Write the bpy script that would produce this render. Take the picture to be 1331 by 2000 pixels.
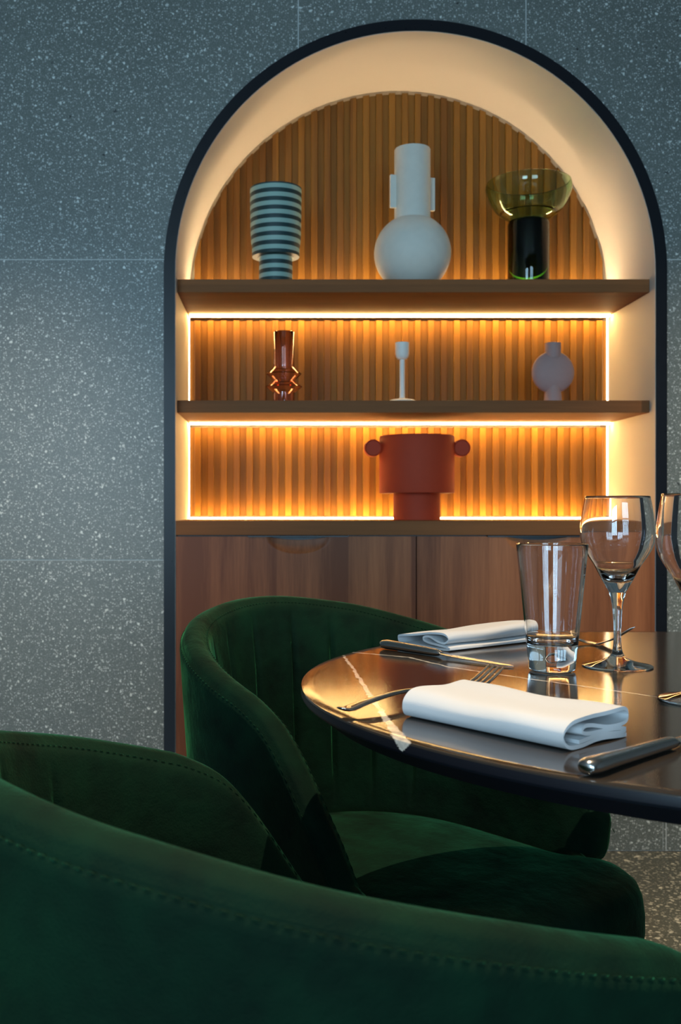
import bpy, bmesh, math, random
from mathutils import Vector, Matrix
S = bpy.context.scene
for o in list(bpy.data.objects): bpy.data.objects.remove(o)
random.seed(7)
PI = math.pi

# ------------------------------------------------------------------ camera
F, VX, VY, EYE = 2000.0, 549.0, 992.0, 0.936          # focal length and vanishing point for a 1331x2000 frame
cam = bpy.data.cameras.new('camera'); camo = bpy.data.objects.new('camera', cam); S.collection.objects.link(camo)
camo.location = (0, 0, EYE); camo.rotation_euler = (PI/2, 0, 0)
cam.sensor_fit = 'AUTO'; cam.sensor_width = 36.0; cam.lens = F/2000*36.0
cam.shift_x = (665.5-VX)/2000; cam.shift_y = -(1000-VY)/2000
cam.clip_start = 0.02
cam.dof.use_dof = True; cam.dof.focus_distance = 1.22; cam.dof.aperture_fstop = 13.0
S.camera = camo

# ------------------------------------------------------------------ world, lights, exposure
w = bpy.data.worlds.new('World'); S.world = w; w.use_nodes = True
w.node_tree.nodes['Background'].inputs[0].default_value = (0.45, 0.62, 1.0, 1)
w.node_tree.nodes['Background'].inputs[1].default_value = 0.6
S.view_settings.view_transform = 'Standard'; S.view_settings.look = 'None'
S.view_settings.gamma = 1.0; S.view_settings.use_curve_mapping = False
S.view_settings.exposure = 0.08

def area_light(name, loc, rot, sx, sy, energy, col):
    l = bpy.data.lights.new(name, 'AREA'); l.shape = 'RECTANGLE'; l.size = sx; l.size_y = sy
    l.energy = energy; l.color = col
    o = bpy.data.objects.new(name, l); o.location = loc; o.rotation_euler = rot; S.collection.objects.link(o); return o
def spot_light(name, loc, target, energy, col, angle, blend=0.5, radius=0.03):
    l = bpy.data.lights.new(name, 'SPOT'); l.energy = energy; l.color = col
    l.spot_size = math.radians(angle); l.spot_blend = blend; l.shadow_soft_size = radius
    o = bpy.data.objects.new(name, l); o.location = loc
    d = Vector(target)-Vector(loc); o.rotation_euler = d.to_track_quat('-Z', 'Y').to_euler(); S.collection.objects.link(o); return o
# daylight coming through the two windows behind the camera
area_light('daylight_left', (-1.8, -3.05, 1.6), (PI/2, 0, 0), 1.5, 2.0, 145, (0.48, 0.77, 1.0))
area_light('daylight_right', (0.95, -3.05, 1.55), (PI/2, 0, 0), 1.5, 2.0, 90, (0.48, 0.77, 1.0))
# recessed ceiling spots, apart from the added front fill
spot_light('ceiling_spot_table', (0.50, 1.06, 2.93), (0.48, 1.10, 0.75), 225, (1.0, 0.78, 0.53), 58, 0.5, 0.008)
spot_light('fill_spot_front', (-0.55, 0.15, 2.93), (-0.12, 0.58, 0.75), 120, (1.0, 0.88, 0.68), 27, 1.0, 0.03)  # added overhead fill, brightens the rim of the near chair
spot_light('ceiling_spot_wall_left', (-0.75, 1.95, 2.93), (-0.72, 2.3, 0.0), 290, (1.0, 0.68, 0.34), 54, 1.0, 0.05)
spot_light('ceiling_spot_wall_right', (1.7, 1.5, 2.93), (1.5, 2.5, 0.0), 290, (1.0, 0.78, 0.50), 62, 1.0, 0.05)

# ------------------------------------------------------------------ material helpers
class NT:
    def __init__(s, name):
        s.m = bpy.data.materials.new(name); s.m.use_nodes = True; s.t = s.m.node_tree
        s.b = s.t.nodes['Principled BSDF']; s.out = s.t.nodes['Material Output']
    def n(s, typ, **kw):
        x = s.t.nodes.new(typ)
        for k, v in kw.items(): setattr(x, k, v)
        return x
    def l(s, a, b): s.t.links.new(a, b)
    def put(s, sock, v):
        if hasattr(v, 'is_output') or isinstance(v, bpy.types.NodeSocket): s.l(v, sock)
        else: sock.default_value = v
    def math(s, op, a, b=0.0, c=0.0, clamp=False):
        x = s.n('ShaderNodeMath', operation=op, use_clamp=clamp)
        s.put(x.inputs[0], a); s.put(x.inputs[1], b); s.put(x.inputs[2], c); return x.outputs[0]
    def mix(s, f, a, b):
        x = s.n('ShaderNodeMix', data_type='RGBA')
        s.put(x.inputs[0], f); s.put(x.inputs[6], a if not isinstance(a, tuple) else (*a, 1)[:4]); s.put(x.inputs[7], b if not isinstance(b, tuple) else (*b, 1)[:4])
        return x.outputs[2]
    def coord(s, kind='Object', scale=(1, 1, 1), loc=(0, 0, 0)):
        c = s.n('ShaderNodeTexCoord'); m = s.n('ShaderNodeMapping')
        m.inputs['Scale'].default_value = scale; m.inputs['Location'].default_value = loc
        s.l(c.outputs[kind], m.inputs[0]); return m.outputs[0]
    def noise(s, vec, scale, detail=3, rough=0.55):
        x = s.n('ShaderNodeTexNoise'); s.l(vec, x.inputs['Vector']); x.inputs['Scale'].default_value = scale
        x.inputs['Detail'].default_value = detail; x.inputs['Roughness'].default_value = rough; return x
    def ramp(s, f, pts):
        x = s.n('ShaderNodeValToRGB'); e = x.color_ramp.elements
        while len(e) < len(pts): e.new(0.5)
        for i, (p, c) in enumerate(pts):
            e[i].position = p; e[i].color = (c, c, c, 1) if not isinstance(c, tuple) else (*c, 1)[:4]
        s.put(x.inputs[0], f); return x.outputs[0]
    def bump(s, h, strength, dist=0.001):
        x = s.n('ShaderNodeBump'); x.inputs['Strength'].default_value = strength; x.inputs['Distance'].default_value = dist
        s.l(h, x.inputs['Height']); s.l(x.outputs[0], s.b.inputs['Normal'])
    def set(s, **kw):
        al = dict(color='Base Color', rough='Roughness', metal='Metallic', spec='Specular IOR Level', sheen='Sheen Weight',
                  sheen_rough='Sheen Roughness', sheen_tint='Sheen Tint', trans='Transmission Weight', ior='IOR',
                  emit='Emission Color', emit_s='Emission Strength', coat='Coat Weight', coat_rough='Coat Roughness', sss='Subsurface Weight')
        for k, v in kw.items():
            i = s.b.inputs[al[k]]
            if isinstance(v, tuple) and len(v) == 3: v = (*v, 1)
            s.put(i, v)
        return s

def plain(name, col, rough=0.5, **kw):
    m = NT(name); m.set(color=col, rough=rough, **kw)
    c = m.coord(); nz = m.noise(c, 60, 2)
    m.l(m.math('MULTIPLY_ADD', nz.outputs[0], 0.12, rough-0.06), m.b.inputs['Roughness'])
    return m.m

def terrazzo(name, base, chip, scale, amount, rough=0.35, spec=0.4):
    m = NT(name); v = m.coord('Object')
    col = base
    big = m.noise(v, 1.7, 3)
    c0 = m.mix(m.ramp(big.outputs[0], [(0.35, 0.0), (0.7, 1.0)]), tuple(x*0.86 for x in base), tuple(x*1.12 for x in base))
    fine = m.noise(v, scale*3.2, 2)
    c0 = m.mix(m.ramp(fine.outputs[0], [(0.45, 0.0), (0.68, 0.55)]), c0, tuple(x*1.9 for x in base))
    for k, (sc, thr, rad, cc) in enumerate([(scale*2.3, 0.45, 0.44, tuple(x*0.42 for x in chip)), (scale*1.35, 1-amount, 0.42, tuple(x*0.72 for x in chip)), (scale*0.8, 0.84, 0.34, chip), (scale*0.5, 0.972, 0.24, (0.012, 0.014, 0.014))]):
        vo = m.n('ShaderNodeTexVoronoi'); vo.inputs['Scale'].default_value = sc
        wv = m.n('ShaderNodeVectorMath', operation='ADD'); m.l(v, wv.inputs[0])
        nn = m.noise(v, sc*1.2, 1); sv = m.n('ShaderNodeVectorMath', operation='SCALE'); m.l(nn.outputs[1], sv.inputs[0]); sv.inputs['Scale'].default_value = 0.9/sc
        m.l(sv.outputs[0], wv.inputs[1]); m.l(wv.outputs[0], vo.inputs['Vector'])
        sp = m.n('ShaderNodeSeparateColor'); m.l(vo.outputs['Color'], sp.inputs[0])
        sel = m.math('GREATER_THAN', sp.outputs[0], thr)
        r = m.math('MULTIPLY_ADD', sp.outputs[1], rad*0.7, rad*0.5)
        ins = m.math('MULTIPLY', m.math('SUBTRACT', r, vo.outputs['Distance']), 14.0, clamp=True)
        f = m.math('MULTIPLY', sel, ins)
        f = m.math('MULTIPLY', f, m.math('MULTIPLY_ADD', sp.outputs[2], 0.6, 0.4))
        c0 = m.mix(f, c0, cc)
    m.l(c0, m.b.inputs['Base Color']); m.set(rough=rough, spec=spec)
    m.bump(fine.outputs[0], 0.06)
    return m.m

def wood(name, dark, light, axis='Z', rough=0.45, band=9.0):
    m = NT(name)
    sc = {'Z': (1, 1, 0.05), 'X': (0.05, 1, 1)}[axis]
    g = m.n('ShaderNodeNewGeometry'); oi = m.n('ShaderNodeObjectInfo')
    mp = m.n('ShaderNodeMapping'); mp.inputs['Scale'].default_value = sc; m.l(g.outputs['Position'], mp.inputs[0])
    ad = m.n('ShaderNodeVectorMath', operation='ADD'); m.l(mp.outputs[0], ad.inputs[0])
    cb = m.n('ShaderNodeCombineXYZ'); m.l(m.math('MULTIPLY', oi.outputs['Random'], 9.0), cb.inputs[2]); m.l(cb.outputs[0], ad.inputs[1])
    v = ad.outputs[0]
    fine = m.noise(v, 170, 4, 0.65); mid = m.noise(v, 22, 3)
    bandn = m.n('ShaderNodeTexVoronoi'); bandn.voronoi_dimensions = '1D'; bandn.inputs['Scale'].default_value = band
    sep = m.n('ShaderNodeSeparateXYZ'); m.l(g.outputs['Position'], sep.inputs[0])
    m.l(sep.outputs[0 if axis == 'Z' else 2], bandn.inputs['W'])
    bs = m.n('ShaderNodeSeparateColor'); m.l(bandn.outputs['Color'], bs.inputs[0])
    f = m.math('MULTIPLY_ADD', fine.outputs[0], 0.5, -0.05)
    f = m.math('ADD', f, m.math('MULTIPLY_ADD', mid.outputs[0], 0.9, -0.35))
    f = m.math('ADD', f, m.math('MULTIPLY_ADD', bs.outputs[0], 0.34, -0.17))
    f = m.math('ADD', f, m.math('MULTIPLY_ADD', oi.outputs['Random'], 0.30, -0.15), clamp=True)
    m.l(m.mix(f, dark, light), m.b.inputs['Base Color']); m.set(rough=rough, spec=0.18)
    m.bump(fine.outputs[0], 0.12)
    return m.m

def velvet(name):
    m = NT(name); v = m.coord('Object')
    n1 = m.noise(v, 9.0, 4, 0.6); n2 = m.noise(v, 420, 2); n3 = m.noise(v, 26, 3)
    f = m.ramp(m.math('MULTIPLY_ADD', n3.outputs[0], 0.35, m.math('MULTIPLY', n1.outputs[0], 0.65)), [(0.34, 0.0), (0.66, 1.0)])
    m.l(m.mix(f, (0.0004, 0.007, 0.0036), (0.0016, 0.021, 0.009)), m.b.inputs['Base Color'])
    m.set(rough=0.85, spec=0.12, sheen_rough=0.28, sheen_tint=(0.08, 0.55, 0.23))
    m.l(m.math('MULTIPLY_ADD', f, 0.60, 0.10), m.b.inputs['Sheen Weight'])
    h = m.math('MULTIPLY_ADD', n1.outputs[0], 7.0, m.math('MULTIPLY', n2.outputs[0], 0.6)); m.bump(h, 0.5, 0.0016)
    return m.m

def glass(name, col=(1, 1, 1), rough=0.0, ior=1.5):
    m = NT(name); m.set(color=col, rough=rough, trans=1.0, ior=ior, spec=0.5)
    return m.m

def tint_glass(name, col, density, ior=1.48):
    m = NT(name); m.set(color=(1, 1, 1), rough=0.0, trans=1.0, ior=ior)
    a = m.n('ShaderNodeVolumeAbsorption'); a.inputs[0].default_value = (*col, 1); a.inputs[1].default_value = density
    m.l(a.outputs[0], m.out.inputs['Volume']); return m.m

def emitter(name, col, s):
    m = NT(name); m.set(color=(0.9, 0.85, 0.75), emit=col, emit_s=s); return m.m

def ceramic(name, col, rough=0.6):
    m = NT(name); v = m.coord('Object'); n1 = m.noise(v, 45, 3); n2 = m.noise(v, 500, 2)
    m.l(m.mix(n1.outputs[0], tuple(x*0.93 for x in col), tuple(min(1, x*1.05) for x in col)), m.b.inputs['Base Color'])
    m.set(rough=rough, spec=0.3); m.bump(n2.outputs[0], 0.05); return m.m

M = {}
M['wall_tile'] = terrazzo('grey terrazzo', (0.112, 0.124, 0.112), (0.66, 0.69, 0.65), 130, 0.50, 0.36, 0.42)
M['grout'] = plain('pale grout', (0.50, 0.52, 0.50), 0.8)
M['floor_tile'] = terrazzo('dark floor terrazzo', (0.056, 0.060, 0.050), (0.62, 0.60, 0.50), 66, 0.66, 0.3)
M['floor_grout'] = plain('floor grout', (0.30, 0.26, 0.20), 0.8)
M['plaster'] = plain('cream plaster', (0.60, 0.555, 0.49), 0.65)
M['paint'] = plain('room paint', (0.28, 0.27, 0.26), 0.8)
M['ceiling'] = plain('ceiling paint', (0.30, 0.30, 0.29), 0.8)
M['frame'] = plain('black powder coated metal', (0.006, 0.007, 0.010), 0.30, spec=0.25)
M['slat'] = wood('walnut slat', (0.15, 0.058, 0.008), (0.38, 0.160, 0.018), 'Z', 0.5)
M['panel'] = wood('walnut backing', (0.15, 0.058, 0.008), (0.34, 0.145, 0.018), 'Z', 0.55)
M['door'] = wood('walnut door', (0.14, 0.044, 0.017), (0.50, 0.185, 0.075), 'Z', 0.42, 11.0)
M['shelf'] = wood('walnut shelf', (0.14, 0.052, 0.016), (0.28, 0.108, 0.034), 'X', 0.6, 40.0)
M['black'] = plain('black lacquer', (0.006, 0.007, 0.010), 0.35)
M['led'] = emitter('warm led', (1.0, 0.63, 0.22), 40.0)
M['led_top'] = emitter('warm led top', (1.0, 0.73, 0.41), 55.0)
M['led_side'] = emitter('warm led side', (1.0, 0.78, 0.48), 9.0)
M['led_arch'] = emitter('warm led arch', (1.0, 0.68, 0.32), 2.5)
M['velvet'] = velvet('green velvet')
M['thread'] = plain('green thread', (0.0022, 0.018, 0.010), 0.8)
M['leg'] = plain('black chair leg', (0.01, 0.01, 0.01), 0.4)
M['glass'] = glass('clear glass')
M['linen'] = None
M['steel'] = NT('polished steel').set(color=(0.62, 0.60, 0.57), metal=1.0, rough=0.18).m
M['blade'] = NT('steel blade').set(color=(0.66, 0.66, 0.66), metal=1.0, rough=0.2).m
M['white_c'] = ceramic('white ceramic', (0.66, 0.64, 0.56))
M['cream_c'] = ceramic('cream enamel', (0.80, 0.77, 0.70), 0.4)
M['pink_c'] = ceramic('dusty pink ceramic', (0.37, 0.235, 0.215))
M['red_c'] = ceramic('terracotta red ceramic', (0.40, 0.044, 0.014), 0.7)
M['green_g'] = tint_glass('green glass', (0.26, 0.62, 0.08), 170)
M['green_d'] = tint_glass('dark green glass', (0.30, 0.48, 0.14), 800)
M['amber_g'] = tint_glass('amber glass', (0.78, 0.18, 0.005), 150)
m = NT('white linen'); v = m.coord('Object'); n1 = m.noise(v, 900, 2); n2 = m.noise(v, 40, 3)
m.set(color=(0.60, 0.60, 0.605), rough=0.85, spec=0.15, sheen=0.15); m.bump(m.math('MULTIPLY_ADD', n2.outputs[0], 1.2, n1.outputs[0]), 0.18, 0.0008); M['linen'] = m.m
# striped vase paint
m = NT('striped glaze'); c = m.n('ShaderNodeTexCoord'); sp = m.n('ShaderNodeSeparateXYZ'); m.l(c.outputs['Object'], sp.inputs[0])
ph = m.math('FRACT', m.math('MULTIPLY_ADD', sp.outputs[2], 1/0.0243, 0.16))
tri = m.math('ABSOLUTE', m.math('SUBTRACT', ph, 0.5))
st = m.math('MULTIPLY_ADD', m.math('SUBTRACT', tri, 0.255), 28.0, 0.5, clamp=True)
m.l(m.mix(st, (0.27, 0.42, 0.37), (0.012, 0.038, 0.040)), m.b.inputs['Base Color']); m.set(rough=0.5, spec=0.35); M['stripe'] = m.m

# ------------------------------------------------------------------ object helpers
COL = S.collection
def link(name, bm, mat, parent=None, smooth=False, loc=None, rot=None, angle=None):
    me = bpy.data.meshes.new(name); bmesh.ops.recalc_face_normals(bm, faces=bm.faces) if False else None
    bm.to_mesh(me); bm.free()
    o = bpy.data.objects.new(name, me); COL.objects.link(o)
    if mat: me.materials.append(mat)
    if smooth:
        for p in me.polygons: p.use_smooth = True
        if angle is not None: me.set_sharp_from_angle(angle=math.radians(angle))
    if parent: o.parent = parent
    if loc: o.location = loc
    if rot: o.rotation_euler = rot
    return o
def tag(o, label=None, cat=None, group=None, kind=None):
    if label: o['label'] = label
    if cat: o['category'] = cat
    if group: o['group'] = group
    if kind: o['kind'] = kind
    return o
def empty(name, loc=(0, 0, 0), rz=0.0, label=None, cat=None, group=None, kind=None):
    o = bpy.data.objects.new(name, None); o.empty_display_size = 0.05; COL.objects.link(o)
    o.location = loc; o.rotation_euler = (0, 0, rz); return tag(o, label, cat, group, kind)
def box(bm, a, b, bev=0.0):
    x0, y0, z0 = a; x1, y1, z1 = b
    t = bmesh.new(); bmesh.ops.create_cube(t, size=1.0)
    for vv in t.verts: vv.co = Vector(((x0+x1)/2+vv.co.x*(x1-x0), (y0+y1)/2+vv.co.y*(y1-y0), (z0+z1)/2+vv.co.z*(z1-z0)))
    if bev: bmesh.ops.bevel(t, geom=list(t.edges), offset=bev, segments=2, profile=0.5, affect='EDGES')
    me = bpy.data.meshes.new('tmp'); t.to_mesh(me); t.free(); bm.from_mesh(me); bpy.data.meshes.remove(me); return bm
def boxm(a, b, bev=0.0): return box(bmesh.new(), a, b, bev)
def lathe(prof, seg=64, closed=False, bm=None):
    bm = bm or bmesh.new(); rings = []
    for r, z in prof:
        if r < 1e-6: rings.append([bm.verts.new((0, 0, z))])
        else: rings.append([bm.verts.new((r*math.cos(2*PI*i/seg), r*math.sin(2*PI*i/seg), z)) for i in range(seg)])
    pairs = list(zip(rings, rings[1:])) + ([(rings[-1], rings[0])] if closed else [])
    for a, b in pairs:
        for i in range(seg):
            j = (i+1) % seg
            if len(a) == 1 and len(b) == 1: continue
            if len(a) == 1: bm.faces.new((a[0], b[j], b[i]))
            elif len(b) == 1: bm.faces.new((a[i], a[j], b[0]))
            else: bm.faces.new((a[i], a[j], b[j], b[i]))
    return bm
def spline(pts, n=8):
    out = []; P = [Vector(p) for p in pts]
    for i in range(len(P)-1):
        p0 = P[i-1] if i else P[i]*2-P[i+1]; p1, p2 = P[i], P[i+1]; p3 = P[i+2] if i+2 < len(P) else P[i+1]*2-P[i]
        for k in range(n):
            t = k/n
            out.append(0.5*((2*p1)+(p2-p0)*t+(2*p0-5*p1+4*p2-p3)*t*t+(3*p1-p0-3*p2+p3)*t**3))
    out.append(P[-1]); return out
def grid_faces(bm, rows, close_u=False):
    for a, b in zip(rows, rows[1:]):
        n = len(a)
        for i in range(n if close_u else n-1):
            j = (i+1) % n; bm.faces.new((a[i], a[j], b[j], b[i]))
def tube(bm, pts, rx, rz=None, seg=10, up=Vector((0, 0, 1))):
    """elliptic tube along pts; rx/rz lists or numbers"""
    n = len(pts); rows = []
    gx = (lambda i: rx[i]) if hasattr(rx, '__len__') else (lambda i: rx)
    rz = rx if rz is None else rz
    gz = (lambda i: rz[i]) if hasattr(rz, '__len__') else (lambda i: rz)
    for i, p in enumerate(pts):
        p = Vector(p); d = (Vector(pts[min(i+1, n-1)])-Vector(pts[max(i-1, 0)])).normalized()
        s = d.cross(up).normalized(); u = s.cross(d)
        rows.append([bm.verts.new(p+s*gx(i)*math.cos(2*PI*k/seg)+u*gz(i)*math.sin(2*PI*k/seg)) for k in range(seg)])
    grid_faces(bm, rows, True)
    bm.faces.new(list(reversed(rows[0]))); bm.faces.new(rows[-1]); return bm
def px(x, y, d):                       # photo pixel at a known distance -> world
    return ((x-VX)*d/F, d, EYE+(VY-y)*d/F)

# ------------------------------------------------------------------ niche and wall dimensions
YF = 2.781                             # plane of the black frame
YW = 2.793                             # wall surface
CX, R, RO, ZS = 0.3658, 0.6537, 0.6840, 1.579
ZN = 0.185                             # niche starts above a terrazzo plinth
YB = 3.262                             # back of niche
SLAT_Y0, SLAT_Y1 = 3.180, 3.192        # slat front and back
def arch(x, r): return ZS+math.sqrt(max(0.0, r*r-(x-CX)**2))

# wall: grout backing with recessed joints, tiles proud of it
wall = empty('wall_back', (0, 0, 0), kind='structure')
X0, X1, ZT = -2.6, 3.4, 3.0
XL, XR = CX-RO+0.006, CX+RO-0.006
J = 0.0028
def arch_piece(x0, x1, z0, z1, y0, y1, r):
    """slab over the arch: rectangle minus the disc"""
    bm = bmesh.new(); n = max(2, int((x1-x0)/0.012)); xs = [x0+(x1-x0)*i/n for i in range(n+1)]
    lo = [max(z0, arch(x, r)) if abs(x-CX) < r else z0 for x in xs]
    rows = []
    for y in (y0, y1):
        rows.append(([bm.verts.new((x, y, a)) for x, a in zip(xs, lo)], [bm.verts.new((x, y, z1)) for x in xs]))
    for i in range(n):
        (fl, ft), (bl, bt) = rows
        bm.faces.new((fl[i], fl[i+1], ft[i+1], ft[i])); bm.faces.new((bl[i+1], bl[i], bt[i], bt[i+1]))
        bm.faces.new((ft[i], ft[i+1], bt[i+1], bt[i])); bm.faces.new((fl[i+1], fl[i], bl[i], bl[i+1]))
    (fl, ft), (bl, bt) = rows
    bm.faces.new((fl[0], ft[0], bt[0], bl[0])); bm.faces.new((ft[-1], fl[-1], bl[-1], bt[-1]))
    return bm
RA = RO-0.006
zr1 = EYE+(VY-507)/716.0; zr0 = EYE+(VY-1094)/716.0
g = bmesh.new(); box(g, (X0, YW+0.0008, 0), (XL, YB+0.03, ZT)); box(g, (XR, YW+0.0008, 0), (X1, YB+0.03, ZT)); box(g, (XL, YB+0.001, ZN), (XR, YB+0.03, ZT))
me = bpy.data.meshes.new('t'); t = arch_piece(XL, XR, ZS, ZT, YW+0.0008, YB, RA); t.to_mesh(me); t.free(); g.from_mesh(me)
link('joint_backing', g, M['grout'], wall)
def wtile(bm): o = link('tile', bm, M['wall_tile'], wall); return o
jx = [(583-VX)/716.0, (1028-VX)/716.0]
tops = [X0, jx[0]-0.622*4, jx[0]-0.622*2, jx[0], jx[1], jx[1]+0.622*2, X1]
for a, b in zip(tops, tops[1:]):
    if b-a < 0.02: continue
    for z0, z1 in ((zr1, zr1+0.82), (zr1+0.82, ZT)):
        if z1 > ZT: z1 = ZT
        if z1-z0 < 0.01: continue
        wtile(arch_piece(a+J/2, b-J/2, z0+J/2, z1-J/2, YW, YW+0.012, RA))
for z0, z1, jl, jr in ((zr0, zr1, (-1.05,), (1.95,)), (0, zr0, (-1.45,), ((1302-VX)/716.0, 2.3))):
    e = [X0, *jl, XL]
    for a, b in zip(e, e[1:]): wtile(boxm((a+J/2, YW, z0+J/2), (b-J/2 if b < XL else b, YW+0.012, z1-J/2)))
    e = [XR, *jr, X1]
    for a, b in zip(e, e[1:]): wtile(boxm((a+J/2 if a > XR else a, YW, z0+J/2), (b-J/2, YW+0.012, z1-J/2)))

xj = (1302-VX)/716.0
box_ = boxm((XL, YW+0.0008, 0), (XR, YW+0.10, ZN-0.002)); link('joint_backing', box_, M['grout'], wall)
for a, b in ((XL, CX-0.1), (CX-0.1, XR)): wtile(boxm((a+J/2, YW, J/2), (b-J/2, YW+0.012, ZN-0.0015)))
# floor with terrazzo tiles
fl = empty('floor', (0, 0, 0), kind='structure')
link('joint_backing', boxm((X0, -3.2, -0.08), (X1, YW+0.1, -0.002)), M['floor_grout'], fl)
xs = [X0]+[-2.4+0.62*i for i in range(10) if -2.4+0.62*i < X1-0.05]+[X1]
ys = [-3.2]+[-2.72+0.62*i for i in range(9) if -2.72+0.62*i < YW-0.3]+[YW-0.004]
for a, b in zip(xs, xs[1:]):
    for c, d in zip(ys, ys[1:]):
        link('tile', boxm((a+.0012, c+.0012, -0.012), (b-.0012, d-.0012, 0)), M['floor_tile'], fl)
tag(link('ceiling', boxm((X0, -3.2, ZT), (X1, YB+0.1, ZT+0.08)), M['ceiling']), kind='structure')
tag(link('wall_left', boxm((X0-0.1, -3.2, 0), (X0, YB+0.03, ZT)), M['paint']), kind='structure')
tag(link('wall_right', boxm((X1, -3.2, 0), (X1+0.1, YB+0.03, ZT)), M['paint']), kind='structure')
wf = bmesh.new()
WIN = [(-2.55, -1.05), (0.2, 1.7)]
for a, b in ((X0, -2.55), (-1.05, 0.2), (1.7, X1)): box(wf, (a, -3.0, 0), (b, -2.9, ZT))
for a, b in WIN: box(wf, (a, -3.0, 0), (b, -2.9, 0.55)); box(wf, (a, -3.0, 2.55), (b, -2.9, ZT))
tag(link('wall_front', wf, M['paint']), kind='structure')
for i, (a, b) in enumerate(WIN):
    wb = bmesh.new()
    for k in range(5): x = a+(b-a)*k/4; box(wb, (x-0.03, -2.97, 0.55), (x+0.03, -2.92, 2.55))
    for z in (0.57, 1.9, 2.53): box(wb, (a, -2.965, z-0.03), (b, -2.925, z+0.03))
    tag(link('window_%d' % (i+1), wb, M['frame']), kind='structure')

# ------------------------------------------------------------------ arched niche
niche = empty('arched_niche', (CX, YF, 0), label='arched wall niche with black metal frame, cream lining and lit walnut slats', cat='niche')
def N(name, bm, mat, parent=niche, smooth=False, angle=30):
    o = link(name, bm, mat, None, smooth, angle=angle if smooth else None)
    for vv in o.data.vertices: vv.co -= Vector((CX, YF, 0))
    o.parent = niche if parent is niche else parent
    return o
def arch_path(r, n=72, z0=0.0):
    return [(CX-r, z0)]+[(CX-r*math.cos(PI*i/n), ZS+r*math.sin(PI*i/n)) for i in range(n+1)]+[(CX+r, z0)]
def arch_band(r0, r1, y0, y1, z0=0.0, n=72):
    bm = bmesh.new(); A, B = arch_path(r0, n, z0), arch_path(r1, n, z0)
    rows = [[bm.verts.new((x, y0, z)) for x, z in A], [bm.verts.new((x, y0, z)) for x, z in B],
            [bm.verts.new((x, y1, z)) for x, z in B], [bm.verts.new((x, y1, z)) for x, z in A]]
    rows.append(rows[0]); grid_faces(bm, rows)
    bm.faces.new([r[0] for r in rows[:4]]); bm.faces.new([r[-1] for r in rows[:4]][::-1])
    bmesh.ops.recalc_face_normals(bm, faces=bm.faces); return bm
fr = arch_band(R, RO, YF, YF+0.014, ZN)
N('frame', fr, M['frame'], smooth=True, angle=40)
N('lining', arch_band(R-0.0012, R-0.0001, YF+0.003, YB, ZN), M['plaster'], smooth=True, angle=40)
N('back_board', boxm((CX-R+0.002, YB-0.006, ZN), (CX+R-0.002, YB-0.0005, ZS-0.05)), M['plaster'])
# shelves and counter levels
Z1B, Z1T = 1.5306, 1.567
Z2B, Z2T = 1.1987, 1.2326
ZCB, ZCT = 0.862, 0.901
YS = 2.825
bays = [(Z1T+0.011, None), (Z2T+0.011, Z1B-0.0125), (ZCT+0.010, Z2B-0.0125)]
pitch, sw = 0.0403, 0.0195
for bi, (za, zb) in enumerate(bays):
    GAP = 0.008 if zb is None else 0.0055
    xa, xb = CX-R+GAP, CX+R-GAP
    # backing panel (a slab, its edge kept off the lining)
    if zb is None:
        bm = bmesh.new(); n = 60; xs_ = [xa+(xb-xa)*i/n for i in range(n+1)]
        lo = [[bm.verts.new((x, y, za)) for x in xs_] for y in (SLAT_Y1, SLAT_Y1+0.005)]
        hi = [[bm.verts.new((x, y, max(za+0.001, arch(x, R-GAP)))) for x in xs_] for y in (SLAT_Y1, SLAT_Y1+0.005)]
        for i in range(n):
            bm.faces.new((lo[0][i], lo[0][i+1], hi[0][i+1], hi[0][i])); bm.faces.new((lo[1][i+1], lo[1][i], hi[1][i], hi[1][i+1]))
            bm.faces.new((hi[0][i], hi[0][i+1], hi[1][i+1], hi[1][i]))
        pan = N('slat_panel', bm, M['panel'])
    else:
        pan = N('slat_panel', boxm((xa, SLAT_Y1, za), (xb, SLAT_Y1+0.005, zb)), M['panel'])
    nsl = 32; off = (xb-xa-(nsl-1)*pitch-sw)/2
    for i in range(nsl):
        x = xa+off+i*pitch
        if zb is None:
            bm = bmesh.new()
            h0, h1 = arch(x, R-GAP), arch(x+sw, R-GAP)
            V = [bm.verts.new(p) for p in ((x, SLAT_Y0, za), (x+sw, SLAT_Y0, za), (x+sw, SLAT_Y0, h1), (x, SLAT_Y0, h0),
                                           (x, SLAT_Y1-.0002, za), (x+sw, SLAT_Y1-.0002, za), (x+sw, SLAT_Y1-.0002, h1), (x, SLAT_Y1-.0002, h0))]
            for q in ((0, 1, 2, 3), (5, 4, 7, 6), (1, 5, 6, 2), (4, 0, 3, 7), (3, 2, 6, 7), (4, 5, 1, 0)): bm.faces.new([V[k] for k in q])
            bmesh.ops.bevel(bm, geom=[e for e in bm.edges if abs(e.verts[0].co.y-SLAT_Y0) < 1e-5 and abs(e.verts[1].co.y-SLAT_Y0) < 1e-5 and abs(e.verts[0].co.x-e.verts[1].co.x) < 1e-5], offset=0.0012, segments=1, affect='EDGES')
            N('slat', bm, M['slat'], pan)
        else:
            if i == 0:
                bm = boxm((0, SLAT_Y0, za), (sw, SLAT_Y1-.0002, zb)); 
                bmesh.ops.bevel(bm, geom=[e for e in bm.edges if e.verts[0].co.y < SLAT_Y0+1e-5 and e.verts[1].co.y < SLAT_Y0+1e-5 and abs(e.verts[0].co.x-e.verts[1].co.x) < 1e-5], offset=0.0012, segments=1, affect='EDGES')
                o = N('slat', bm, M['slat'], pan); src = o
            else:
                o = src.copy(); COL.objects.link(o); o.parent = pan
            o.location = (x, 0, 0)
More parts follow.
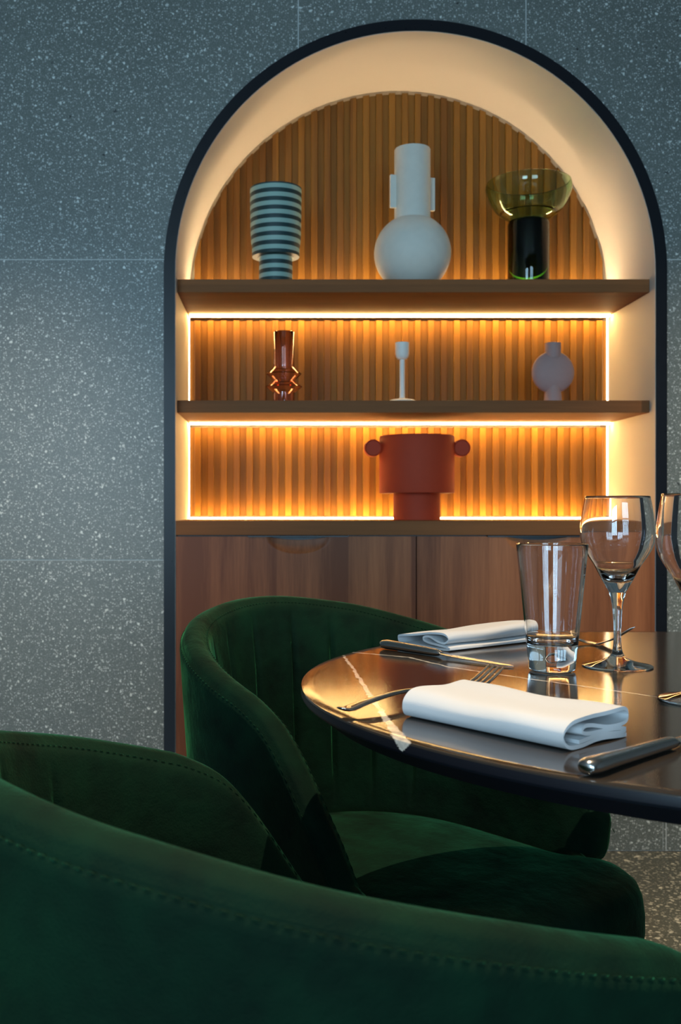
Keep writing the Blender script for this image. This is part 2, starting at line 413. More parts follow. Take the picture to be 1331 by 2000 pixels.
# led tape: hidden ring behind the arch panel; visible tapes down the sides
bm = bmesh.new(); n = 64; rr = [R-0.040, R-0.020]
rows = [[bm.verts.new((CX-r*math.cos(PI*i/n), SLAT_Y1+0.044+(0.008 if r < R-0.02 else 0.0), ZS+r*math.sin(PI*i/n))) for i in range(n+1)] for r in rr]
grid_faces(bm, rows); N('light_strip', bm, M['led_arch']).data.name = 'light_strip_arch'
for za, zb in ((Z2T+0.001, Z1B-0.001), (ZCT+0.001, Z2B-0.001)):
    for s in (-1, 1):
        x = CX+s*(R-0.0005); N('light_strip', boxm((min(x, x-s*0.0028), SLAT_Y0+0.004, za), (max(x, x-s*0.0028), SLAT_Y1+0.002, zb)), M['led_side'])
# shelves
def shelf(zb, zt, y0, label, strip):
    e = empty('shelf', (CX, y0, zt), label=label, cat='shelf', group='walnut niche shelves')
    link('board', boxm((-R+0.002, 0, zb-zt), (R-0.002, YB-y0-0.0075, 0), 0.0008), M['shelf'], e)
    for a, b in strip:
        link('light_strip', boxm((-R+0.008, SLAT_Y0-y0-0.042, a-zt), (R-0.008, SLAT_Y0-y0-0.020, b-zt)), M['led' if b < zt else 'led_top'], e)
    return e
shelf(Z1B, Z1T, YS, 'upper walnut niche shelf carrying striped, white and green glass vases', [(Z1B-0.0065, Z1B-0.0008), (Z1T+0.0012, Z1T+0.0052)])
shelf(Z2B, Z2T, YS, 'middle walnut niche shelf carrying amber vase and candle holder', [(Z2B-0.0065, Z2B-0.0008)])
ct = empty('worktop', (CX, YF, ZCT), label='walnut counter top over niche cabinet, under the red pot', cat='counter')
link('board', boxm((-R+0.002, 0.0, ZCB-ZCT), (R-0.002, YB-YF-0.0075, 0), 0.0008), M['shelf'], ct)
link('light_strip', boxm((-R+0.008, SLAT_Y0-YF-0.036, 0.0008), (R-0.008, SLAT_Y0-YF-0.012, 0.0058)), M['led'], ct)
# cabinet with two doors, each with a scooped finger pull
cab = empty('cabinet', (CX, YF, 0), label='low walnut cabinet with two doors at niche bottom', cat='cabinet')
link('body', boxm((-R+0.0025, 0.024, ZN+0.001), (R-0.0025, YB-YF-0.0075, ZCB-0.001)), M['black'], cab)
def door(x0, x1, hx):
    ztop = 0.8585; z0 = ZN+0.003; nx, nz = 120, 70
    zsm = 0.75
    zs_ = [z0, 0.4, zsm]+[zsm+(ztop-zsm)*i/nz for i in range(1, nz+1)]
    bm = bmesh.new(); rows = []
    xs_ = [x0+(x1-x0)*i/nx for i in range(nx+1)]
    hw, hd = 0.085, 0.047
    for z in zs_:
        row = []
        for x in xs_:
            q = ((x-hx)/hw)**2+((z-ztop)/hd)**2
            dy = 0.011*(1-q)**0.7 if q < 1 else 0.0
            zz = z
            if z == ztop:
                u = (x-hx)/0.137
                if abs(u) < 1: zz = z-0.0012-0.0085*max(0, math.cos(min(1, abs((x-hx)/0.085))*PI/2))**1.0
            elif z > ztop-0.012:
                u = abs((x-hx)/0.085)
                if u < 1: zz = min(z, ztop-0.0013-0.0085*math.cos(u*PI/2))
            row.append(bm.verts.new((x, 0.002+dy, zz)))
        rows.append(row)
    grid_faces(bm, rows)
    back = [[bm.verts.new((x, 0.0215, zz)) for x in (x0, x1)] for zz in (z0, ztop-0.0002)]
    top = rows[-1]; bt = [bm.verts.new((vv.co.x, 0.0215, vv.co.z)) for vv in top]
    for i in range(nx): bm.faces.new((top[i], top[i+1], bt[i+1], bt[i]))
    bm.faces.new([r[0] for r in rows]+[bt[0], back[0][0]]); bm.faces.new([back[0][1], bt[-1]]+[r[-1] for r in reversed(rows)])
    bm.faces.new(rows[0][::-1]+[back[0][0], back[0][1]])
    d = link('door', bm, M['door'], cab, True, angle=35)
    hb = boxm((hx-0.137, 0.0085, ztop-0.012), (hx+0.137, 0.0195, ztop+0.0022), 0.0008)
    link('handle', boxm((hx-0.137, 0.0, ztop-0.0012), (hx+0.137, 0.0225, ztop+0.0018)), M['black'], d)
    return d
dm = (814-VX)/719.1-CX
door(-R+0.0025, dm-0.0015, (583-VX)/719.1-CX); door(dm+0.0015, R-0.0025, (1052-VX)/719.1-CX)

# ------------------------------------------------------------------ shelf objects (profiles measured in photo pixels)
def prof(pts, d, z0):                  # (half width px, photo y) -> (r, z above base)
    return [(h*d/F, EYE+(VY-y)*d/F-z0) for h, y in pts]
def shell(outer, th, zin):             # closed vessel: outer profile bottom->top, wall thickness, inner floor height
    inner = [(max(0.0005, r-th), z) for r, z in reversed(outer) if z > zin]
    return [(0, outer[0][1])]+outer+[(outer[-1][0]-th*0.3, outer[-1][1]+th*0.25)]+inner+[(0, zin)]
def at(x, d, z): return ((x-VX)*d/F, d, z)
def seg2(pts, n=6): return [(max(0, p[0]), p[1]) for p in [tuple(v.xy) for v in spline([(a, b, 0) for a, b in pts], n)]]

# striped vase
d = 2.95; z0 = Z1T+0.0005; v = empty('striped_vase', at(539, d, z0+0.0003), label='green and white striped footed vase on upper niche shelf', cat='vase')
bs = EYE+(VY-z0)*0
foot = [(32.6*d/F, 0.0)]+prof([(32.6, 550), (32.6, 506)], d, z0)
cup = prof([(32.6, 506), (37, 502), (42.5, 495), (46.5, 485), (48.3, 474), (49.2, 455), (49.8, 430), (50.2, 400), (50.4, 370)], d, z0)
link('foot', lathe([(0, 0)]+foot), M['stripe'], v, True, angle=40)
link('cup', lathe(cup+[(cup[-1][0]-0.005, cup[-1][1]), (cup[-1][0]-0.006, 0.09), (0, 0.088)]), M['stripe'], v, True, angle=40)
# white vase
d = 2.92; v = empty('white_vase', at(806, d, z0), label='white ceramic vase with round belly and long lugged neck', cat='vase', )
cz = EYE+(VY-495)*d/F-z0; rb = 74.6*d/F; rn = 35*d/F
a1 = math.acos(min(1, cz/rb)); a2 = PI-math.asin((rn)/rb)
body = [(0, 0)]+[(rb*math.sin(a1+(a2-a1)*i/30), cz-rb*math.cos(a1+(a2-a1)*i/30)) for i in range(31)]
link('body', lathe(body), M['white_c'], v, True, angle=60)
zt = EYE+(VY-292)*d/F-z0
link('neck', lathe([(rn+0.001, body[-1][1]-0.004), (rn, body[-1][1]+0.006), (rn, zt-0.003), (rn-0.0015, zt), (rn-0.005, zt), (rn-0.006, zt-0.15), (0, zt-0.16)]), M['white_c'], v, True, angle=50)
for s in (-1, 1):
    h = boxm((s*(rn-0.003) if s > 0 else -rn-0.0165, -0.005, zt-0.171), (rn+0.0165 if s > 0 else -rn+0.003, 0.005, zt-0.077), 0.0015)
    link('handle', h, M['white_c'], v, rot=(0, 0, math.radians(14)))
# green glass bowl vase
d = 2.955; v = empty('green_glass_vase', at(1033, d, z0), label='olive green glass bowl vase on dark cylindrical foot', cat='vase')
bo = seg2(prof([(20, 431), (40, 427), (57, 417), (70, 402), (79, 383), (83, 368), (81.2, 357)], d, z0), 6)
th = 0.0042
bi_ = [(max(0.002, r-th*(1 if k > 3 else 0.9)), z+(th if k < 12 else th*0.3)) for k, (r, z) in enumerate(bo)]
link('bowl', lathe([(0, bo[0][1])]+bo+[(bo[-1][0]-th*0.5, bo[-1][1]+0.0015)]+list(reversed(bi_))+[(0, bi_[0][1]+0.0005)]), M['green_g'], v, True)
so = [(39.5*d/F, 0.0)]+prof([(40.3, 560), (40.3, 440), (39, 434), (36, 429.5), (30, 427.6)], d, z0)
topz = bo[0][1]-0.0006
so[-1] = (so[-1][0], min(so[-1][1], topz)); 
so = [(r, min(z, topz)) for r, z in so]
link('stem', lathe([(0, topz-0.006)]+[(r-0.0055, max(0.0, z-0.006)) for r, z in reversed(so) if r > 0.006]+so+[(0, topz)]), M['green_d'], v, True, angle=60)
# amber vase
d = 2.95; z0 = Z2T+0.0005; v = empty('amber_vase', at(555, d, z0), label='amber brown glass vase with two angular ridges on middle shelf', cat='vase')
o_ = [(21*d/F, 0.0)]+prof([(21, 767), (36, 755.5), (21, 743.5), (34.5, 730.5), (20.5, 717.5), (20.3, 649)], d, z0)
inn = [(r-0.0035, z) for r, z in o_]; inn[0] = (inn[0][0], 0.008)
link('body', lathe([(0, 0)]+o_[:6]+list(reversed(inn[:6]))+[(0, 0.008)]), M['amber_g'], v, True, angle=20)
ne = [(r, z+0.0001) for r, z in o_[5:]]; ni = [(r, z+0.0001) for r, z in inn[5:]]
link('neck', lathe([ni[0]]+ne+[(ne[-1][0]-0.0017, ne[-1][1]+0.001)]+list(reversed(ni))), M['amber_g'], v, True, angle=60)
# candle holder
v = empty('candle_holder', at(786, d, z0), label='cream enamel candle holder with cup on slim stem', cat='candle holder')
b_ = [(29.7*d/F, 0.0)]+prof([(29.5, 786), (28, 783.5), (22, 781), (12, 779.3), (6, 778.3), (5.2, 776)], d, z0)
link('base', lathe([(0, 0)]+b_), M['cream_c'], v, True, angle=70)
link('stem', lathe(prof([(5.2, 776), (5, 740), (5, 703)], d, z0)), M['cream_c'], v, True)
cpf = prof([(5, 703), (9, 701.5), (12, 697.5), (13.5, 691), (13.7, 669.5)], d, z0)
link('cup', lathe(cpf+[(cpf[-1][0]-0.002, cpf[-1][1]+0.0003), (cpf[-1][0]-0.003, cpf[-1][1]-0.02), (0, cpf[-1][1]-0.021)]), M['cream_c'], v, True, angle=60)
# pink vase
v = empty('pink_vase', at(1080.5, d, z0), label='dusty pink vase with flat round body and short neck', cat='vase')
bm = bmesh.new(); bmesh.ops.create_uvsphere(bm, u_segments=48, v_segments=32, radius=1)
rp = 41.5*d/F; czp = EYE+(VY-727.5)*d/F-z0
for vv in bm.verts: vv.co = Vector((vv.co.x*rp, vv.co.y*rp*0.42, czp+vv.co.z*rp))
link('body', bm, M['pink_c'], v, True)
nk = prof([(15.4, 700), (15.4, 670.5)], d, z0)
link('neck', lathe([(0, nk[0][1])]+nk+[(nk[1][0]-0.002, nk[1][1]+0.0006), (nk[1][0]-0.004, nk[1][1]), (nk[1][0]-0.004, nk[1][1]-0.03), (0, nk[1][1]-0.03)]), M['pink_c'], v, True, angle=50)
ft = [(18*d/F, 0.0)]+prof([(17.6, 786), (15, 760), (12.5, 747)], d, z0)
link('foot', lathe([(0, 0)]+ft+[(0, ft[-1][1]+0.004)]), M['pink_c'], v, True, angle=50)
# red pot
d = 2.95; z0 = ZCT; v = empty('red_pot', at(814.5, d, z0+0.0006), label='terracotta red pot with two round knob handles on cabinet top', cat='pot')
fo = [(45.5*d/F, 0.0)]+prof([(45.5, 1010), (45.5, 963)], d, z0)
link('foot', lathe([(0, 0)]+fo), M['red_c'], v, True, angle=50)
rr_ = 72.8*d/F; zb_, zt_ = EYE+(VY-964)*d/F-z0, EYE+(VY-852)*d/F-z0
link('body', lathe([(0, zb_), (rr_-0.004, zb_), (rr_-0.001, zb_+0.001), (rr_, zb_+0.004), (rr_, zt_-0.005), (rr_-0.0015, zt_-0.001), (rr_-0.005, zt_), (rr_-0.007, zt_-0.003), (rr_-0.008, zb_+0.02), (0, zb_+0.012)]), M['red_c'], v, True, angle=40)
for s in (-1, 1):
    rk = 16.6*d/F
    bm = lathe([(0, -0.020), (rk-0.004, -0.020), (rk-0.002, -0.022), (rk, -0.0205), (rk, 0.0205), (rk-0.002, 0.022), (rk-0.004, 0.020), (0, 0.020)], 40)
    link('handle', bm, M['red_c'], v, True, loc=(s*(rr_+rk*0.80), 0, EYE+(VY-876)*d/F-z0), rot=(PI/2, 0, 0), angle=40)

# ------------------------------------------------------------------ table
TZ, TX, TY, TA, TB = 0.75, 0.502, 1.074, 0.481, 0.475
tb = empty('table', (TX, TY, 0), label='round dark marble table with white veins, set for two', cat='table')
m = NT('dark veined marble'); gm = m.n('ShaderNodeNewGeometry'); v_ = gm.outputs['Position']
nz = m.noise(v_, 75, 4, 0.7); nb = m.noise(v_, 900, 2); nl = m.noise(v_, 9, 4)
wv = m.n('ShaderNodeVectorMath', operation='SUBTRACT'); m.l(nz.outputs[1], wv.inputs[0]); wv.inputs[1].default_value = (0.5, 0.5, 0.5)
ws = m.n('ShaderNodeVectorMath', operation='SCALE'); m.l(wv.outputs[0], ws.inputs[0]); ws.inputs['Scale'].default_value = 0.010
wa = m.n('ShaderNodeVectorMath', operation='ADD'); m.l(v_, wa.inputs[0]); m.l(ws.outputs[0], wa.inputs[1])
flat = m.n('ShaderNodeVectorMath', operation='MULTIPLY'); m.l(wa.outputs[0], flat.inputs[0]); flat.inputs[1].default_value = (1, 1, 0)
zs_p = m.n('ShaderNodeSeparateXYZ'); m.l(v_, zs_p.inputs[0])
zfade = m.math('MAXIMUM', m.math('MULTIPLY_ADD', m.math('SUBTRACT', zs_p.outputs[2], TZ), 1/0.0088, 1.0), 0.001)
def tp(x, y, h=EYE-TZ): return ((x-VX)*h/(y-VY), F*h/(y-VY))
def vein(pts, wd):
    fs = None
    P = [tp(*p) for p in pts]
    for (ax, ay), (bx, by), w0, w1 in zip(P, P[1:], wd, wd[1:]):
        L2 = (bx-ax)**2+(by-ay)**2
        pa = m.n('ShaderNodeVectorMath', operation='SUBTRACT'); m.l(flat.outputs[0], pa.inputs[0]); pa.inputs[1].default_value = (ax, ay, 0)
        dt = m.n('ShaderNodeVectorMath', operation='DOT_PRODUCT'); m.l(pa.outputs[0], dt.inputs[0]); dt.inputs[1].default_value = ((bx-ax)/L2, (by-ay)/L2, 0)
        t_ = m.math('MULTIPLY', dt.outputs['Value'], 1.0, clamp=True)
        pr = m.n('ShaderNodeVectorMath', operation='SCALE'); pr.inputs[0].default_value = (bx-ax, by-ay, 0); m.l(t_, pr.inputs['Scale'])
        ds = m.n('ShaderNodeVectorMath', operation='DISTANCE'); m.l(pa.outputs[0], ds.inputs[0]); m.l(pr.outputs[0], ds.inputs[1])
        wdt = m.math('MULTIPLY', m.math('MULTIPLY_ADD', t_, w1-w0, w0), zfade)
        f_ = m.math('MULTIPLY', m.math('SUBTRACT', 1.1, m.math('DIVIDE', ds.outputs['Value'], wdt)), 3.0, clamp=True)
        fs = f_ if fs is None else m.math('MAXIMUM', fs, f_)
    return fs
va = vein([(670, 1280), (690, 1305), (709, 1335), (722, 1358), (742, 1385), (762, 1415), (790, 1452), (800, 1470)], [.0017, .0020, .0024, .0030, .0026, .0038, .0064, .0034])
vb = vein([(690, 1274), (800, 1284), (880, 1303), (1000, 1321), (1160, 1343), (1331, 1368), (1700, 1425), (2500, 1540)], [.0024, .0026, .0022, .0020, .0018, .0018, .0020, .0024])
vf = m.math('MULTIPLY', m.math('MAXIMUM', va, vb), m.ramp(nz.outputs[0], [(0.28, 0.5), (0.55, 1.0)]))
m.l(m.mix(vf, m.mix(nl.outputs[0], (0.022, 0.017, 0.013), (0.034, 0.026, 0.020)), (0.55, 0.50, 0.43)), m.b.inputs['Base Color'])
m.set(rough=0.075, spec=0.55); m.bump(nb.outputs[0], 0.05, 0.0006); M['marble'] = m.m
me_ = m.m.copy(); me_.name = 'dark marble edge'; pb = me_.node_tree.nodes['Principled BSDF']; pb.inputs['Roughness'].default_value = 0.42; pb.inputs['Specular IOR Level'].default_value = 0.25; M['marble_edge'] = me_
for q_ in me_.node_tree.nodes:
    if q_.bl_idname == 'ShaderNodeMix' and abs(q_.inputs[6].default_value[0]-0.022) < 1e-4: q_.inputs[6].default_value = (0.006, 0.006, 0.009, 1); q_.inputs[7].default_value = (0.010, 0.010, 0.014, 1)
bm = bmesh.new(); seg = 160; rows = []
for s_, z in ((0, 0), (0.5, 0), (0.85, 0), (0.97, 0), (-0.002, 0), (-0.0006, -0.0006), (0.0, -0.002), (0.0, -0.0085), (-0.001, -0.0105), (-0.022, -0.026), (-0.05, -0.026), (-0.2, -0.026)):
    if s_ == 0 and z == 0: rows.append([bm.verts.new((0, 0, TZ))]*seg); continue
    rw = []
    for i in range(seg):
        c, s = math.cos(2*PI*i/seg), math.sin(2*PI*i/seg)
        if s_ > 0: rw.append(bm.verts.new((TA*s_*c, TB*s_*s, TZ+z)))
        else: rw.append(bm.verts.new(((TA+s_)*c, (TB+s_)*s, TZ+z)))
    rows.append(rw)
for a, b in zip(rows, rows[1:]):
    for i in range(seg):
        j = (i+1) % seg
        if a[i] is a[j]: bm.faces.new((a[0], b[i], b[j]))
        else: bm.faces.new((a[i], b[i], b[j], a[j]))
bm.faces.new(rows[-1][::-1])
tt = link('tabletop', bm, M['marble'], tb, True, angle=25); tt.data.materials.append(M['marble_edge'])
for p in tt.data.polygons:
    if p.normal.z < 0.3: p.material_index = 1
link('pedestal', lathe([(0, 0.02), (0.04, 0.02), (0.036, 0.05), (0.036, 0.69), (0.10, 0.71), (0.10, 0.7235), (0, 0.7235)], 40), M['black'], tb, True, angle=40)
link('base', lathe([(0, 0), (0.21, 0), (0.21, 0.008), (0.20, 0.014), (0.05, 0.022), (0, 0.022)], 56), M['black'], tb, True, angle=40)

# ------------------------------------------------------------------ tableware
# wine glasses
GS = 1667.0
gp = [(67.5, 1301), (66.8, 1299.4), (50, 1296), (32, 1291), (20, 1286), (14, 1281), (9.6, 1272), (7.6, 1258), (7.0, 1235), (8.2, 1206), (11.2, 1178), (16, 1156), (26, 1139), (35.5, 1121), (45, 1103), (57, 1085), (66, 1068), (70.2, 1050), (70.4, 1036), (68.6, 1015), (65, 990), (61.3, 969.5)]
go = [(a/GS, (1302-b)/GS) for a, b in gp]
gob = seg2(go[11:], 5); gst = seg2(go[5:12], 5); gft = seg2(go[1:6], 5)
inner = [(r-0.0011-0.0010*max(0, 1-(z-0.107)/0.05), z) for r, z in gob if z > 0.112]
inner = [(0, 0.1008), (0.007, 0.1017), (0.013, 0.1050), (0.0190, 0.1100), (0.0229, 0.1150), (0.0262, 0.1200)]+[p for p in inner if p[1] > 0.1235]
def wine_glass(loc, label):
    e = empty('wine_glass', loc, label=label, cat='glass', group='wine glasses on the table')
    link('foot', lathe([(0, 0.0003), (go[0][0]-0.001, 0.0003), (go[0][0], 0.0010)]+gft, 72), M['glass'], e, True)
    link('stem', lathe(gst, 72), M['glass'], e, True)
    link('bowl', lathe(gob+[(gob[-1][0]-0.0005, gob[-1][1]+0.0005)]+list(reversed(inner)), 72), M['glass'], e, True)
    return e
x, y = tp(1206.5, 1301.5); wine_glass((x, y, TZ), 'stemmed wine glass standing complete beside the water tumbler')
x, y = tp(1372, 1368); wine_glass((x, y, TZ), 'stemmed wine glass cut off by the right edge of the photo')
# tumbler
x, y = tp(1079, 1310); e = empty('tumbler', (x, y, TZ), label='empty clear tumbler with thick base beside wine glass', cat='glass')
H, RB, RT = 0.1452, 0.0258, 0.0403
ro = lambda z: RB+(RT-RB)*(z/H)
wl = [(ro(z), z) for z in [0.004+(H-0.0055)*i/14 for i in range(15)]]
wi = [(ro(z)-0.0017, z) for z in [0.036+(H-0.0365)*i/14 for i in range(15)]]
link('glass_body', lathe([(0, 0.0004), (RB-0.006, 0.0004), (RB-0.003, 0.0006), (RB-0.0005, 0.0022)]+wl+[(RT-0.0004, H-0.0004), (RT-0.001, H), (RT-0.0017, H-0.0003)]+list(reversed(wi))+[(ro(0.03)-0.0032, 0.0330), (ro(0.03)-0.0075, 0.0308), (0.010, 0.0296), (0, 0.0292)], 80), M['glass'], e, True)

# napkins: a folded cloth strip, the fold seen at its end
def napkin(A, U, Vd, length, width, label, fold, taper=0.0):
    """A front corner, U along, Vd across"""
    ctr = spline([(p[0], p[1], 0) for p in fold], 7); n = len(ctr); th = 0.00155
    left, right = [], []
    for i, p in enumerate(ctr):
        t_ = (ctr[min(i+1, n-1)]-ctr[max(i-1, 0)]).normalized(); nn = Vector((-t_.y, t_.x, 0))
        left.append(p+nn*th); right.append(p-nn*th)
    sec = left+[ctr[-1]+(ctr[-1]-ctr[-2]).normalized()*th*0.8]+list(reversed(right))+[ctr[0]-(ctr[1]-ctr[0]).normalized()*th*0.8]
    bm = bmesh.new(); rows = []; K = 26
    zmin = min(q.y for q in sec)
    for k in range(K+1):
        u = k/K; row = []
        for q in sec:
            xx, zz = q.x*width, q.y-zmin
            sc = 1.0-0.10*math.sin(PI*u)*0.6
            off = 0.0012*math.sin(u*7+xx*30)
            wob = 0.0025*math.sin(u*5.0+1.0)*(zz/0.02)
            row.append(bm.verts.new((u*length+0.0022*math.sin(q.x*9)*(u-0.5), xx+off*(zz/0.02)+wob, 0.0004+zz*(sc+taper*(u-0.5))+0.0006*math.sin(u*11+xx*60)*(zz/0.02))))
        rows.append(row)
    grid_faces(bm, rows, True)
    ns = len(sec); nl_ = len(left)
    for rw in (rows[0], rows[-1]):
        for i in range(nl_-1):
            a, b = rw[i], rw[i+1]; c, dd = rw[ns-2-i-1], rw[ns-2-i]
            try: bm.faces.new((a, b, c, dd))
            except ValueError: pass
    bmesh.ops.recalc_face_normals(bm, faces=bm.faces)
    o = link('napkin', bm, M['linen'], None, True, loc=(A[0], A[1], TZ), angle=60)
    ang = math.atan2(U[1], U[0]); 
    side = 1 if (U[0]*Vd[1]-U[1]*Vd[0]) > 0 else -1
    if side < 0:
        for vv in o.data.vertices: vv.co.y *= -1
        o.data.flip_normals()
    o.rotation_euler = (0, 0, ang)
    return tag(o, label, 'napkin', 'folded white napkins')
foldA = [(0.98, 0.0015), (0.6, 0.0030), (0.25, 0.0018), (0.05, 0.0030), (-0.02, 0.0115), (0.05, 0.0195), (0.20, 0.0225), (0.6, 0.0215), (0.93, 0.0235), (1.03, 0.0190), (0.98, 0.0125), (0.7, 0.0108), (0.42, 0.0150), (0.30, 0.0160), (0.24, 0.0130), (0.32, 0.0100), (0.5, 0.0085), (0.8, 0.0085), (0.97, 0.0065), (0.9, 0.0048), (0.55, 0.0058), (0.2, 0.0052)]
A = tp(787, 1402); B = tp(1104, 1470)
U = Vector((B[0]-A[0], B[1]-A[1])); Lu = U.length; U /= Lu
napkin(A, U, Vector((-U.y, U.x)), Lu, 0.086, 'folded white napkin nearest the viewer, between fork and knife', foldA)
foldB = [(1.00, 0.0030), (1.03, 0.0090), (0.96, 0.0140), (0.6, 0.0185), (0.3, 0.0225), (0.06, 0.0240), (-0.02, 0.0180), (0.05, 0.0110), (0.18, 0.0120), (0.34, 0.0170), (0.46, 0.0160), (0.5, 0.0120), (0.40, 0.0085), (0.2, 0.0070), (0.04, 0.0055), (-0.03, 0.0030), (0.1, 0.0015), (0.6, 0.0016), (0.93, 0.0017)]
A2 = tp(876, 1273); U2 = Vector((0.81, 0.586))
napkin(A2, U2, Vector((-U2.y, U2.x)), 0.163, 0.092, 'folded white napkin lying behind the tumbler and the far knife', foldB, taper=0.25)

# cutlery, local +x runs towards the tip
def sweep(bm, st, seg=12):
    """st: list of (x, z, half width, half thickness)"""
    rows = []
    for x, z, a, b in st: rows.append([bm.verts.new((x, a*math.cos(2*PI*k/seg), z+b*math.sin(2*PI*k/seg))) for k in range(seg)])
    grid_faces(bm, rows, True); bm.faces.new(rows[0][::-1]); bm.faces.new(rows[-1])
    bmesh.ops.recalc_face_normals(bm, faces=bm.faces); return bm
def smooth_st(st, n=5):
    out = []
    A_ = spline([(s[0], s[1], 0) for s in st], n); B_ = spline([(s[2], s[3], 0) for s in st], n)
    return [(a.x, a.y, max(b.x, 0.0003), max(b.y, 0.0003)) for a, b in zip(A_, B_)]
def fork(loc, rz, label, L=0.205, tip=0.018, low=0.0):
    e = empty('fork', loc, rz, label=label, cat='fork', group='steel forks')
    hz = 0.0080
    link('handle', sweep(bmesh.new(), smooth_st([(0, hz, .0030, .0010), (0.003, hz-.0006, .0060, .0016), (0.012, hz-.0022, .0078, .0020), (0.035, hz+.0004, .0064, .0021), (0.075, hz+.003, .0042, .0021), (0.110, hz+.002, .0032, .0021), (0.132, .0050, .0034, .0020), (L-0.066, .0034, .0046, .0017)])), M['steel'], e, True)
    hd = sweep(bmesh.new(), smooth_st([(L-0.067, .0034, .0045, .0017), (L-0.060, .0022, .0085, .0013), (L-0.052, .0017, .0113, .0011), (L-0.044, .0020, .0121, .0010)]), 16)
    h = link('head', hd, M['steel'], e, True)
    for k in range(4):
        y = (k-1.5)*0.0066
        t_ = sweep(bmesh.new(), smooth_st([(L-0.046, .0022, .0026, .0011), (L-0.030, .0022+(tip-.002)*.22, .0025, .0011), (L-0.014, .0022+(tip-.002)*.60, .0022, .0010), (L, tip, .0009, .0006)]), 8)
        for vv in t_.verts: vv.co.y += y*(1-0.06*(vv.co.x-L+0.046)/0.046)
        link('tine', t_, M['steel'], h, True)
    return e
def knife(loc, rz, label, L=0.21, hl=0.108, s=1.0):
    e = empty('knife', loc, rz, label=label, cat='knife', group='steel knives')
    hd = sweep(bmesh.new(), smooth_st([(0, .0066, .0030, .0030), (0.002, .0066, .0066, .0050), (0.010, .0066, .0092, .0062), (0.030, .0064, .0084, .0060), (0.060, .0058, .0074, .0054), (hl-0.012, .0052, .0064, .0048), (hl-0.002, .0050, .0052, .0036), (hl+0.004, .0048, .0040, .0012)]), 20)
    link('handle', hd, M['steel'], e, True)
    link('blade', sweep(bmesh.new(), smooth_st([(hl+0.002, .0046, .0040, .0010), (hl+0.012, .0040, .0082, .0010), (hl+0.045, .0030, .0092, .0009), (L-0.02, .0022, .0078, .0008), (L-0.006, .0018, .0048, .0007), (L, .0016, .0010, .0005)]), 12), M['blade'], e, True)
    return e
def aim(a, b): return math.atan2(b[1]-a[1], b[0]-a[0])
a = tp(664, 1383, EYE-TZ-0.008); b = tp(972, 1299, EYE-TZ-0.018)
fork((a[0], a[1], TZ), aim(a, b), 'steel fork lying behind the near napkin, handle at table left edge', L=math.hypot(a[0]-b[0], a[1]-b[1]))
a = tp(746, 1258, EYE-TZ-0.006); b = tp(1004, 1301, EYE-TZ-0.002)
knife((a[0], a[1], TZ), aim(a, b), 'steel knife in front of the far napkin, pointing at viewer', L=math.hypot(a[0]-b[0], a[1]-b[1]), hl=0.100)
a = tp(1142, 1500, EYE-TZ-0.0065); b = tp(1318, 1448, EYE-TZ-0.005)
knife((a[0], a[1], TZ), aim(a, b), 'steel knife at lower right of the table, blade leaving the photo', L=0.21, hl=math.hypot(a[0]-b[0], a[1]-b[1]))
c = tp(1162, 1259); ang = math.atan2(-0.60, 0.80)
L_ = 0.205
fork((c[0]-math.cos(ang)*(L_-0.052), c[1]-math.sin(ang)*(L_-0.052), TZ), ang, 'steel fork behind the wine glass stem and tumbler', L=L_, tip=0.027)

# ------------------------------------------------------------------ chairs
CA, CB, CL, CE, CFL, CTH = 0.3004, 0.2730, 0.2549, 2.141, 0.1929, 0.048
KT = [0, .22, .4, .55, .7, .85, .94, 1.0]
KZ = [0.7774, 0.7613, 0.7335, 0.7041, 0.6599, 0.5302, 0.4320, 0.3950]
SZ = 0.402
LA = 1.57*0.5*(CA+CB); TOT = LA+CL
def plan_p(t):
    dd = abs(t)*TOT; ang = min(1, dd/LA)*PI/2; sg = 1 if t >= 0 else -1
    ex = max(0.0, dd-LA)
    return Vector((-CA*abs(math.cos(ang))**(2/CE)+ex, sg*CB*abs(math.sin(ang))**(2/CE)))
def plan(t):
    p = plan_p(t); d = plan_p(min(1, t+0.012))-plan_p(max(-1, t-0.012)); d.normalize()
    return p, Vector((-d.y, d.x))
def pchip(x, y):
    n = len(x); h = [b-a for a, b in zip(x, x[1:])]; d = [(b-a)/q for a, b, q in zip(y, y[1:], h)]; mm = [0.0]*n
    for i in range(1, n-1):
        if d[i-1]*d[i] > 0:
            w1 = 2*h[i]+h[i-1]; w2 = h[i]+2*h[i-1]; mm[i] = (w1+w2)/(w1/d[i-1]+w2/d[i])
    mm[-1] = d[-1]*1.3
    def f(q):
        i = 0
        while i < n-2 and q > x[i+1]: i += 1
        s = (q-x[i])/h[i]
        return (2*s**3-3*s*s+1)*y[i]+(s**3-2*s*s+s)*h[i]*mm[i]+(-2*s**3+3*s*s)*y[i+1]+(s**3-s*s)*h[i]*mm[i+1]
    return f
RZ = pchip(KT, KZ)
def rimz(t): return RZ(abs(t))
def kf(z): return 1+CFL*(z-0.45)
ZB = 0.285; TMAX = 0.905
PLEATS = [-0.42, -0.30, -0.18, -0.06, 0.06, 0.18, 0.30, 0.42]
